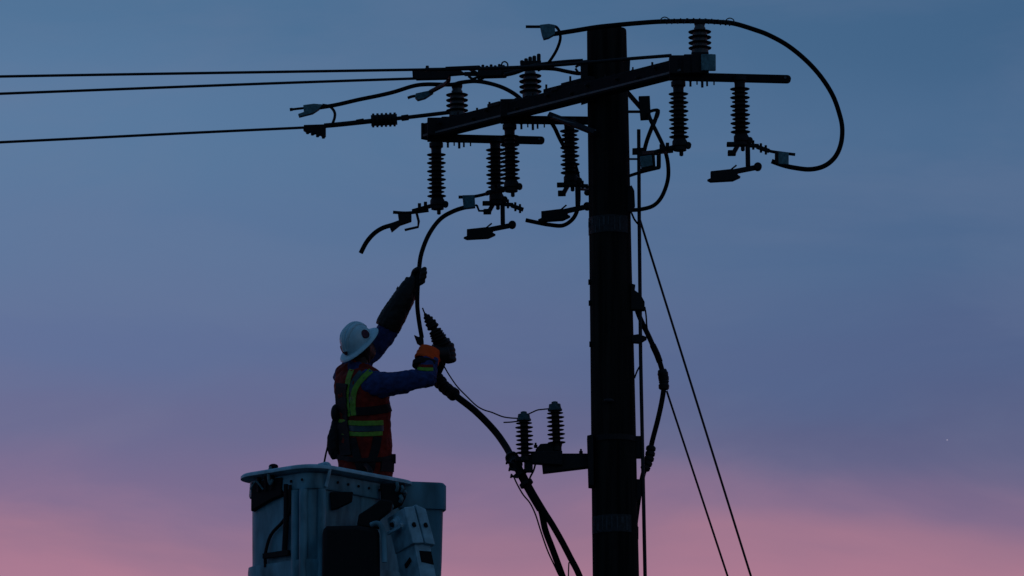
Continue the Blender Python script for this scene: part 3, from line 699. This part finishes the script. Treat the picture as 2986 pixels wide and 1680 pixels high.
# tool pouch hanging on the left face, with hose
pch = thing('tool_pouch', face_pt(True, .42, -.2), 'black tool pouch hung on the left face of the bucket', 'pouch')
c = face_pt(True, .44, -.165, .03)
MB().prism([c+Vector((0, 0, .10))-u1*.17, c+Vector((0, 0, .10))+u1*.13, c+Vector((0, 0, -.11))+u1*.13, c+Vector((0, 0, -.05))-u1*.06, c+Vector((0, 0, -.03))-u1*.17], u2*.045).build('pouch', 'black', pch, .01)
for q in (-.08, -.02, .05):
    MB().tube([c+u1*q+Vector((0, 0, .14)), c+u1*q+Vector((0, 0, .02))], .012, 8).build('tool_handle', 'hard', pch)
MB().tube(smooth([c-u2*.01+u1*.0+Vector((0, 0, .03)), c-u2*.03+u1*.05+Vector((0, 0, .09)), c-u2*.03+u1*.1+Vector((0, 0, .04))], 4), .006, 6).build('snap_hook', 'bronze', pch)
hz = thing('control_hose', face_pt(True, .25, -.3), 'thin dark hose bowing down the left face of the bucket', 'hose')
MB().tube(smooth([face_pt(True, .19, -.13, .03), face_pt(True, .20, -.30, .02), face_pt(True, .27, -.38, .02), face_pt(True, .38, -.46, .02), face_pt(True, .43, -.58, .02), face_pt(True, .43, -.68, .02)], 6), .010, 8).build('hose', 'black', hz)
MB().tube(smooth([face_pt(True, .235, -.12, .02), face_pt(True, .235, -.35, .02), face_pt(True, .25, -.6, .02)], 4), .016, 8).build('hose', 'black', hz)
MB().prism([face_pt(True, .2, -.585, .01), face_pt(True, .44, -.585, .01), face_pt(True, .44, -.62, .01), face_pt(True, .2, -.62, .01)], -u2*.03).build('hose_clip', 'black', hz)
# small things on the rim
k1 = thing('rim_hook', face_pt(True, .38, .01), 'small dark hook clipped over the left rim of the bucket', 'hook')
MB().ball(face_pt(True, .36, .02, .02), .028, (1.2, 1, .7)).build('hook_body', 'black', k1)
MB().tube(smooth([face_pt(True, .36, .015, .05), face_pt(True, .36, -.06, .07), face_pt(True, .35, -.11, .06), face_pt(True, .33, -.08, .06)], 5), .009, 8).build('hook_loop', 'bronze', k1)
# control box: black panel on the right face
cb = thing('control_box', face_pt(False, .2, -.6), 'large black control box on the right face of the bucket, beside the boom', 'box')
p0 = face_pt(False, .075, -.40, .05); nx = Vector((.92, .39, 0))
YPAN = p0.y-.1
MB().ppx([(940, 1540), (952, 1532), (1040, 1530), (1106, 1540), (1110, 1800), (938, 1800)], YPAN, .10).build('box_cover', 'black', cb, .035)
MB().ppx([(1040, 1534), (1046, 1500), (1080, 1478), (1112, 1455), (1146, 1462), (1140, 1488), (1108, 1512), (1106, 1540)], YPAN+.12, .08).build('diagonal_cover', 'black', cb, .01)  # black diagonal piece rising to the right above the box
MB().ppx([(962, 1434), (1030, 1434), (1026, 1462), (985, 1482), (966, 1486)], face_pt(False, .2, 0, .03).y, .05).build('latch', 'black', cb, .006)
# second tub: the lidded side step at the right
sp = W(1203, 1500, YBK+.36)
st = thing('side_bin', (sp.x, sp.y, sp.z-.5), 'pale lidded bin fixed to the right end of the bucket', 'bin')
c2 = W(1205, 1450, YBK+.42)
def rr2(c, hx, hy, r, z, n=5):
    pts = []
    for a_, b_2, a0 in ((1, 1, 0), (-1, 1, 90), (-1, -1, 180), (1, -1, 270)):
        for i in range(n+1):
            a = R(a0+90*i/n); pts.append(Vector((c.x, c.y, z)) + Vector((.97, .22, 0))*(a_*(hx-r)+math.cos(a)*r) + Vector((-.22, .97, 0))*(b_2*(hy-r)+math.sin(a)*r))
    return pts
zt = W(1240, 1417, YBK+.34).z
MB().loft([rr2(c2, .17, .25, .05, zt-.195), rr2(c2, .19, .27, .05, zt-.19), rr2(c2, .19, .27, .05, zt-.02), rr2(c2, .175, .255, .05, zt)]).build('lid', 'fibd', st, ang=50)
MB().loft([rr2(c2, .15, .23, .05, zt-1.0), rr2(c2, .165, .245, .05, zt-.55), rr2(c2, .172, .252, .05, zt-.19)]).build('bin_body', 'fibd', st, ang=50)
# dangling straps and clips at the right rim
kk = thing('clip_bundle', W(1165, 1440, YBK-.1), 'dark bundle of clips and straps at the right end of the rim', 'clips')
Yk = YBK - .12
MB().ppx([(1108, 1410), (1180, 1406), (1184, 1446), (1172, 1472), (1140, 1486), (1112, 1466)], Yk+.05, .06).build('strap_bundle', 'black', kk, .01)
for x, y, q, r_ in ((1157, 1408, 24, .010), (1172, 1418, 16, .009), (1181, 1432, 12, .008), (1168, 1446, 18, .012), (1141, 1470, 16, .009)):
    MB().tube(smooth([W(x, y, Yk-.01), W(x+3, y+q*.5, Yk-.025), W(x-1, y+q, Yk-.01)], 4), r_, 8).build('clip', 'bronze', kk)
MB().ball(W(1180, 1437, Yk-.03), .011).build('clip_ring', 'silver', kk)

# ------------------------------------------------------------------ boom tip
YT = YPAN - .02
bm_ = thing('lift_boom', W(1200, 1640, YT), 'pale steel boom knuckle and arm carrying the bucket', 'boom')
# two cheeks: lit front faces, sides running back to the left
eK = W(1128, 1512, YT+.24) - W(1179, 1479, YT)
for q in ([(1179, 1479), (1208, 1476), (1237, 1583), (1204, 1584)], [(1212, 1470), (1242, 1484), (1270, 1589), (1240, 1584)]):
    c0 = sum((W(x, y, YT) for x, y in q), Vector())/4
    MB().prism([W(x, y, YT) for x, y in q], eK).build('cheek', 'boomp', bm_, .005)
    MB().lathe(c0-eK.normalized()*.003, -eK, [(0, .018), (.004, .018), (.004, .012), (.007, .012)], 14).build('pin', 'black', bm_)
sn = (W(1204, 1584, YT)-W(1179, 1479, YT)).cross(eK).normalized()
if sn.x > 0: sn = -sn
sc_ = W(1160, 1528, YT+.12)
MB().lathe(sc_-sn*.01, sn, [(0, .052), (.02, .052), (.026, .036), (.05, .034)], 18).build('pivot_boss', 'boomp', bm_)
MB().lathe(sc_+sn*.04, sn, [(0, .018), (.014, .018)], 10).build('pivot_pin', 'black', bm_)
MB().beam(W(1138, 1556, YT+.18)+sn*.02, W(1180, 1532, YT+.02)+sn*.02, .016, .022).build('link', 'boomp', bm_, .003)
MB().lathe(W(1178, 1530, YT+.03)+sn*.012, sn, [(0, .016), (.02, .016)], 10).build('link_pin', 'boomp', bm_)
# boom arm going down out of view
eA = W(1152, 1616, YT+.24) - W(1208, 1600, YT+.03)
fa = [W(1208, 1585, YT+.03), W(1254, 1588, YT+.03)]
dn = (W(1288, 1915, YT+.0)-W(1228, 1600, YT+.03)).normalized()
m = MB(); m.prism([fa[0], fa[1], fa[1]+dn*3.0, fa[0]+dn*3.0], eA); m.build('arm', 'boomp', bm_, .005)
fx = (fa[1]-fa[0])
MB().prism([fa[0]+fx*.22+dn*.05, fa[0]+fx*.98+dn*.05, fa[0]+fx*.98+dn*.145, fa[0]+fx*.22+dn*.13], -eA.normalized()*.004).build('arm_slot', 'black', bm_)
MB().beam(fa[0]+eA*.3+dn*.10+sn*.004, fa[0]+eA*.62+dn*.14+sn*.004, .012, .03).build('arm_slot', 'black', bm_)
# bent pipe beside the knuckle
pp = thing('guard_pipe', W(1122, 1640, YT), 'bent pale guard pipe left of the boom knuckle', 'pipe')
MB().tube(smooth([W(1082, 1531, YT-.01), W(1098, 1526, YT-.03), W(1110, 1532, YT-.04), W(1117, 1552, YT-.04), W(1120, 1590, YT-.04), W(1122, 1640, YT-.04)], 6), .0155, 12).build('pipe', 'fib', pp)

# ------------------------------------------------------------------ the worker
Fv = Vector((.80, .60, 0)); Rv = Vector((.60, -.80, 0)); Uv = Vector((0, 0, 1))
sp0 = W(1052, 1380, YW)
person = thing('person', (sp0.x, sp0.y, ZR-.85), 'lineworker in white hard hat, orange vest and black gloves, reaching up from the bucket', 'person')
def ring(c, a, b, n=24, lean=0.0, p=2.4):
    out = []
    for i in range(n):
        t = 2*math.pi*i/n; x, y = math.cos(t), math.sin(t)
        k = (abs(x)**p + abs(y)**p)**(-1/p); out.append(c + Rv*a*x*k + Fv*b*y*k)
    return out
def limb(mb, pts, rs, n=14): 
    q = smooth([Vector((*p, r)) for p, r in zip(pts, rs)], 5)
    return mb.tube([Vector(v[:3]) for v in q], [v[3] for v in q], n)
def torso(mb, g=0.0, lo=1400, hi=1090):
    spec = [(1400, 1064, .185, .158), (1350, 1064, .190, .162), (1300, 1064, .188, .158), (1250, 1063, .186, .150), (1200, 1060, .192, .148),
            (1160, 1057, .200, .148), (1125, 1050, .205, .138), (1100, 1046, .190, .120), (1086, 1046, .150, .095), (1076, 1047, .09, .075)]
    rg = [ring(W(x, y, YW), a+g, b+g) for y, x, a, b in spec if hi <= y <= lo]
    mb.loft(rg); return mb
shR = W(1092, 1122, YW-.15); elR = W(1246, 1102, YW-.16); wrR = W(1248, 1046, YW-.02)
shL = W(1006, 1104, YW+.14); shL2 = W(1048, 1056, YW+.16); elL = W(1116, 985, YW+.16); wrL = W(1188, 856, YW+.08)
hdc = W(1053, 1014, YW)
HA = Vector((-.52, -.54, .66)).normalized()          # head axis, tipped back
HR = Rv; HF = HA.cross(HR).normalized()
if HF.dot(Fv) < 0: HF = -HF
rotH = Matrix((HR, HF, HA)).transposed()
floor = ZR-H_+.06
# body: one skin under the clothes
mb = MB(); torso(mb, -.02)
limb(mb, [W(1047, 1090, YW), W(1050, 1060, YW), hdc], [.07, .060, .062])
mb.ball(hdc, 1, (.078, .095, .115), 12, rotH)
mb.ball(hdc+HF*.02-HA*.075, 1, (.055, .07, .05), 10, rotH)                              # jaw
mb.ball(hdc+HF*.102-HA*.012, 1, (.014, .022, .026), 8, rotH)                            # nose
mb.ball(hdc+HF*.085+HA*.025, 1, (.055, .018, .014), 8, rotH)                            # brow
mb.ball(hdc+HF*.088-HA*.058, 1, (.028, .014, .010), 8, rotH)                            # lips
for s_ in (-1, 1): mb.ball(hdc+HR*.078*s_-HA*.005, 1, (.012, .024, .034), 8, rotH)      # ears
limb(mb, [shR, elR, wrR, wrR+(wrR-elR)*.5], [.06, .034, .030, .03])
limb(mb, [shL, shL2, elL, wrL], [.06, .055, .045, .032])
for s_ in (-1, 1):
    hip = W(1058, 1385, YW)+Rv*.09*s_; limb(mb, [hip, hip+Vector((0, 0, -.4))+Fv*.03, Vector((hip.x, hip.y, floor+.1))], [.09, .065, .045])
    limb(mb, [Vector((hip.x, hip.y, floor+.08)), Vector((hip.x, hip.y, floor+.04))+Fv*.08, Vector((hip.x, hip.y, floor+.03))+Fv*.2], [.045, .045, .035])
body = remesh(mb, 'body', 'skin', person, .011, 3)
for s_ in (-1, 1):
    e = MB().ball(hdc+HF*.088+HR*.032*s_+HA*.004, .012).build('eye', 'porc', body)
mb = MB(); mb.ball(hdc-HF*.012+HA*.01, 1, (.084, .098, .112), 10, rotH); mb.ball(hdc-HF*.05-HA*.06, 1, (.068, .06, .07), 8, rotH)
remesh(mb, 'hair', 'black', person, .011, 2, rough=.006, size=.03)
# shirt and trousers
mb = MB(); torso(mb, -.006)
limb(mb, [W(1060, 1112, YW-.06), shR, W(1150, 1118, YW-.18), W(1205, 1108, YW-.18), W(1258, 1101, YW-.15)], [.105, .098, .086, .076, .062])
limb(mb, [elR+Vector((-.01, 0, -.01)), (elR+wrR)/2, wrR], [.072, .070, .074])
limb(mb, [W(1030, 1110, YW+.06), shL, shL2, W(1084, 1025, YW+.17), W(1118, 985, YW+.16), W(1136, 952, YW+.14)], [.09, .088, .082, .078, .078, .080])
limb(mb, [W(1046, 1092, YW), W(1052, 1062, YW)], [.09, .084])
sh = remesh(mb, 'shirt', 'navy', person, .009, 2, rough=.017, size=.06)
mb = MB()
for s_ in (-1, 1):
    hip = W(1058, 1372, YW)+Rv*.085*s_; limb(mb, [hip, hip+Vector((0, 0, -.4))+Fv*.03, Vector((hip.x, hip.y, floor+.06))], [.112, .085, .075])
mb.loft([ring(W(1058, 1400, YW), .172, .148), ring(W(1058, 1330, YW), .176, .15)])
remesh(mb, 'trousers', 'denim', person, .014, 3, rough=.008)
mb = MB()
for s_ in (-1, 1):
    hip = W(1058, 1385, YW)+Rv*.09*s_
    limb(mb, [Vector((hip.x, hip.y, floor+.15)), Vector((hip.x, hip.y, floor+.05)), Vector((hip.x, hip.y, floor+.04))+Fv*.12, Vector((hip.x, hip.y, floor+.03))+Fv*.22], [.06, .06, .055, .045])
remesh(mb, 'boots', 'black', person, .014, 2)
# vest over the shirt
mb = MB(); torso(mb, .014, 1400, 1086)
limb(mb, [W(1003, 1100, YW+.12), W(1030, 1092, YW+.05), W(1052, 1088, YW), W(1084, 1102, YW-.11)], [.094, .092, .082, .07])
limb(mb, [W(1030, 1070, YW), W(1048, 1066, YW)], [.055, .055])
vest = remesh(mb, 'vest', 'orange', person, .009, 3, rough=.016, size=.085)
# tape: strips laid over the vest surface
from mathutils.bvhtree import BVHTree
org = ROOT(person)
bv = BVHTree.FromPolygons([v.co+org for v in vest.data.vertices], [tuple(p.vertices) for p in vest.data.polygons])
bs = BVHTree.FromPolygons([v.co+org for v in sh.data.vertices], [tuple(p.vertices) for p in sh.data.polygons])
def strip(pxs, wpx, name, m, lift=.006, parent=vest, k=8, trees=(bv, bs)):
    """a band that follows the cloth where the photo shows it, found by looking along the view"""
    q = smooth([Vector((x, y, 0)) for x, y in pxs], k); left = []; right = []
    for i, p in enumerate(q):
        t = (q[min(i+1, len(q)-1)]-q[max(i-1, 0)]).normalized(); nn = Vector((-t.y, t.x, 0))
        for lst, sg in ((left, 1), (right, -1)):
            x, y = (p+nn*wpx/2*sg)[:2]; d = ray(x, y).normalized(); best = None
            for tr in trees:
                h = tr.ray_cast(CAM, d)
                if h[0] is not None and (best is None or h[3] < best[1]): best = (h[0]+h[1]*lift, h[3], h[1])
            lst.append(best)
    runs = [[]]
    for a, b in zip(left, right):
        if a is None or b is None or (runs[-1] and (a[0]-runs[-1][-1][0][0]).length > .09): runs.append([])
        if a is not None and b is not None: runs[-1].append((a, b))
    run_ = max(runs, key=len)
    if len(run_) < 3: return None
    mb = MB(); rows = [[a[0], b[0], b[0]-b[2]*(lift+.004), a[0]-a[2]*(lift+.004)] for a, b in run_]
    mb.loft(rows)
    return mb.build(name, m, parent, ang=60)
strip([(1082, 1082), (1062, 1100), (1042, 1124), (1032, 1150), (1030, 1185), (1033, 1212)], 15, 'lime_tape', 'lime')
strip([(1026, 1078), (1016, 1110), (1012, 1145), (1013, 1180), (1016, 1215)], 13, 'lime_tape', 'lime')
strip([(1054, 1084), (1036, 1106), (1023, 1134), (1020, 1165), (1022, 1212)], 14, 'silver_tape', 'silver', .003)
strip([(985, 1228), (1020, 1233), (1060, 1235), (1116, 1233)], 14, 'lime_tape', 'lime')
strip([(985, 1243), (1020, 1249), (1060, 1251), (1118, 1249)], 16, 'silver_tape', 'silver', .003)
strip([(985, 1258), (1020, 1265), (1060, 1267), (1114, 1264)], 12, 'lime_tape', 'lime')
# dark harness: belt, shoulder straps, lanyard; some strips also paint shade on the vest
hn = strip([(980, 1330), (1020, 1340), (1060, 1343), (1110, 1340), (1154, 1330)], 12, 'harness_belt', 'black', .016, person)
strip([(1134, 1172), (1132, 1210), (1130, 1260), (1126, 1376)], 34, 'harness_and_shade', 'black', .016, person)  # strap, also painting the shade on the vest's right third
strip([(1000, 1120), (998, 1150), (1002, 1230), (1012, 1330)], 30, 'harness_and_shade', 'black', .016, person)
strip([(1028, 1278), (1036, 1310), (1046, 1345), (1056, 1384)], 22, 'harness_and_shade', 'black', .010, person)
strip([(1100, 1274), (1094, 1310), (1084, 1345), (1074, 1384)], 24, 'harness_and_shade', 'black', .010, person)
strip([(1040, 1200), (1080, 1198), (1120, 1192), (1148, 1184)], 24, 'harness_and_shade', 'black', .010, person)  # black strip painting the shadow across the vest's upper right
m = MB(); m.ball(W(976, 1205, YW-.02), .04, (.7, .9, 1.5)); m.ball(W(982, 1190, YW-.02), .03); m.build('harness_ring', 'hard', person)
mb = MB(); limb(mb, [W(985, 1205, YW), W(978, 1250, YW), W(974, 1300, YW), W(985, 1335, YW)], [.025, .040, .052, .045]); remesh(mb, 'tool_bag', 'black', person, .01, 2, rough=.01, size=.05)
MB().tube(smooth([W(956, 1300, YW), W(950, 1325, YW), W(945, 1352, YW), W(942, 1375, YW)], 4), .006, 6).build('lanyard', 'black', person)
MB().box(W(1148, 1338, YW-.06), (.015, 0, 0), (0, .03, 0), (0, 0, .03)).build('belt_buckle', 'black', person, .004)
MB().tube(smooth([W(1062, 1338, YW-.16), W(1064, 1352, YW-.18), W(1078, 1370, YW-.35), W(1080, 1392, YW-.38)], 4), .016, 8).build('lanyard', 'black', person)

# hard hat
hh = MB(); hc = hdc + HA*.040
def hp(x, y, z): return hc + HR*x + HF*y + HA*z
rings = []
for i in range(9):
    a = math.pi/2*i/9; rings.append([hp(math.cos(t)*.110*math.cos(a)**.85, math.sin(t)*.128*math.cos(a)**.85, math.sin(a)*.142) for t in [2*math.pi*j/36 for j in range(36)]])
rings.append([hp(math.cos(2*math.pi*j/36)*.012, math.sin(2*math.pi*j/36)*.012, .143) for j in range(36)])
hh.loft(rings); hat = hh.build('hard_hat', 'hat', person, ang=70)
br_ = []
for z, ex in ((-.006, .0), (.002, .0), (.001, .03), (-.010, .047), (-.017, .050), (-.014, .030), (-.006, .0)):
    br_.append([hp(math.cos(t)*(.108+ex), math.sin(t)*(.126+ex*1.12), z) for t in [2*math.pi*j/36 for j in range(36)]])
MB().loft(br_, caps=False).build('brim', 'hat', hat, ang=70)
for x in (-.045, 0, .045):                        # raised ridges front to back
    pts = [hp(x*math.cos(b)*1.0, math.sin(b)*.129*math.sqrt(max(0, 1-(x/.110)**2)), math.cos(b)*.142*math.sqrt(1-(x/.110)**2)+.001) for b in [R(-75+10*j) for j in range(16)]]
    MB().tube(pts, .014 if x else .017, 8).build('ridge', 'hat', hat)
def sticker(dirv, r0, name='sticker'):
    d = Vector(dirv).normalized(); k = 1/math.sqrt((d.x/.110)**2+(d.y/.128)**2+(d.z/.142)**2); c = d*k*1.012
    nl = Vector((c.x/.110**2, c.y/.128**2, c.z/.142**2)).normalized(); nw = HR*nl.x+HF*nl.y+HA*nl.z
    MB().lathe(hp(*c), nw, [(-.004, r0), (.0035, r0), (.004, r0*.9)], 18).build(name, 'ink', hat)
sticker((.93, .24, .40), .033); sticker((.90, .10, .36), .020); sticker((-.34, -.92, .40), .030); sticker((-.10, -.97, .22), .022)

# gloves: each hand with palm, four fingers and a thumb closed on the cable
def glove(wr, palm_c, axis, grip, across, name, m, sc=1.0):
    """axis: wrist->knuckles, grip: direction of the held cable, across: from palm towards the cable"""
    axis, grip, across = (Vector(q).normalized() for q in (axis, grip, across))
    mb = MB(); limb(mb, [wr, palm_c-axis*.03*sc, palm_c+axis*.03*sc], [.040*sc, .044*sc, .038*sc])
    for i, q in enumerate((.042, .014, -.014, -.042)):
        ln = (.9, 1.0, .95, .78)[i]*sc
        k0 = palm_c + axis*.045*sc + grip*q*sc; k1 = k0 + axis*.030*ln + across*.022*ln; k2 = k1 + across*.038*ln - axis*.004; k3 = k2 - axis*.034*ln + across*.004
        mb.tube([Vector(v[:3]) for v in smooth([Vector((*a, .016*sc)) for a in (k0-axis*.02, k0, k1, k2, k3)], 3)], .0150*sc, 8)
        mb.ball(k3, .0150*sc, n=6)
    t0 = palm_c + grip*.040*sc - axis*.01; t1 = t0 + grip*.034*sc + across*.030*sc; t2 = t1 + across*.034*sc + axis*.018*sc
    mb.tube([Vector(v) for v in smooth([t0, (t0+t1)/2, t1, t2], 3)], .0175*sc, 8); mb.ball(t2, .0175*sc, n=6)
    return remesh(mb, name, m, person, .0062, 2)
gdir = (W(1222, 786, YW) - W(1217, 860, YW)).normalized()
hl = W(1206, 822, YW+.09)
gl = glove(wrL, hl, (.80, -.25, .50), gdir, (.35, -.93, 0), 'raised_glove', 'glove', 1.02)
tag(gl, 'raised black rubber glove gripping the cable')
mb = MB(); limb(mb, [W(1128, 958, YW+.14), W(1138, 938, YW+.13), W(1160, 900, YW+.11), W(1180, 865, YW+.09), W(1196, 836, YW+.09), W(1205, 816, YW+.09)], [.090, .094, .088, .078, .066, .052])
remesh(mb, 'glove_gauntlet', 'glove', gl, .008, 2, rough=.007, size=.035)
MB().ppx([(1155, 842), (1160, 834), (1166, 846), (1160, 852)], YW+.09, .02).build('gauntlet_strap', 'glove', gl)
hr_ = W(1291, 1031, YW-.0)
cdir = (W(1276, 980, YK)-W(1290, 1058, YK)).normalized()
gr = glove(W(1258, 1022, YW-.01), hr_, (.86, .35, .20), cdir, (-.35, .93, 0), 'lower_glove', 'glove', 1.22)
tag(gr, 'black glove with bright orange cuff closed on the ribbed cable end')
ca, cb_ = W(1242, 1050, YW-.03), W(1268, 1018, YW-.01); axc = (cb_-ca).normalized()
m = MB().lathe(W(1244, 1051, YW-.03), (.34, .20, .85), [(-.002, .066), (-.012, .086), (.000, .092), (.02, .087), (.034, .090), (.05, .085), (.066, .086), (.084, .080), (.088, .05)], 24); m.build('orange_cuff', 'cuff', gr)
m = MB().lathe(W(1240, 1064, YW-.05), (.1, .2, 1), [(-.03, .072), (-.016, .092), (.018, .092), (.026, .076)], 22); m.build('sleeve_cuff', 'black', gr)
strip([(1206, 1072), (1222, 1076), (1240, 1078), (1262, 1078)], 9, 'sleeve_band', 'lime', .006, sh, trees=(bs,))
strip([(1206, 1063), (1222, 1067), (1240, 1069), (1262, 1069)], 8, 'sleeve_band', 'orange', .006, sh, trees=(bs,))

# ------------------------------------------------------------------ lone star low in the sky
dS = ray(2762, 1283); ps = CAM + dS*1500
st_ = MB().ball(ps, .17, n=6).build('star', mstar); tag(st_, 'tiny pale star alone in the purple sky at right', 'star')
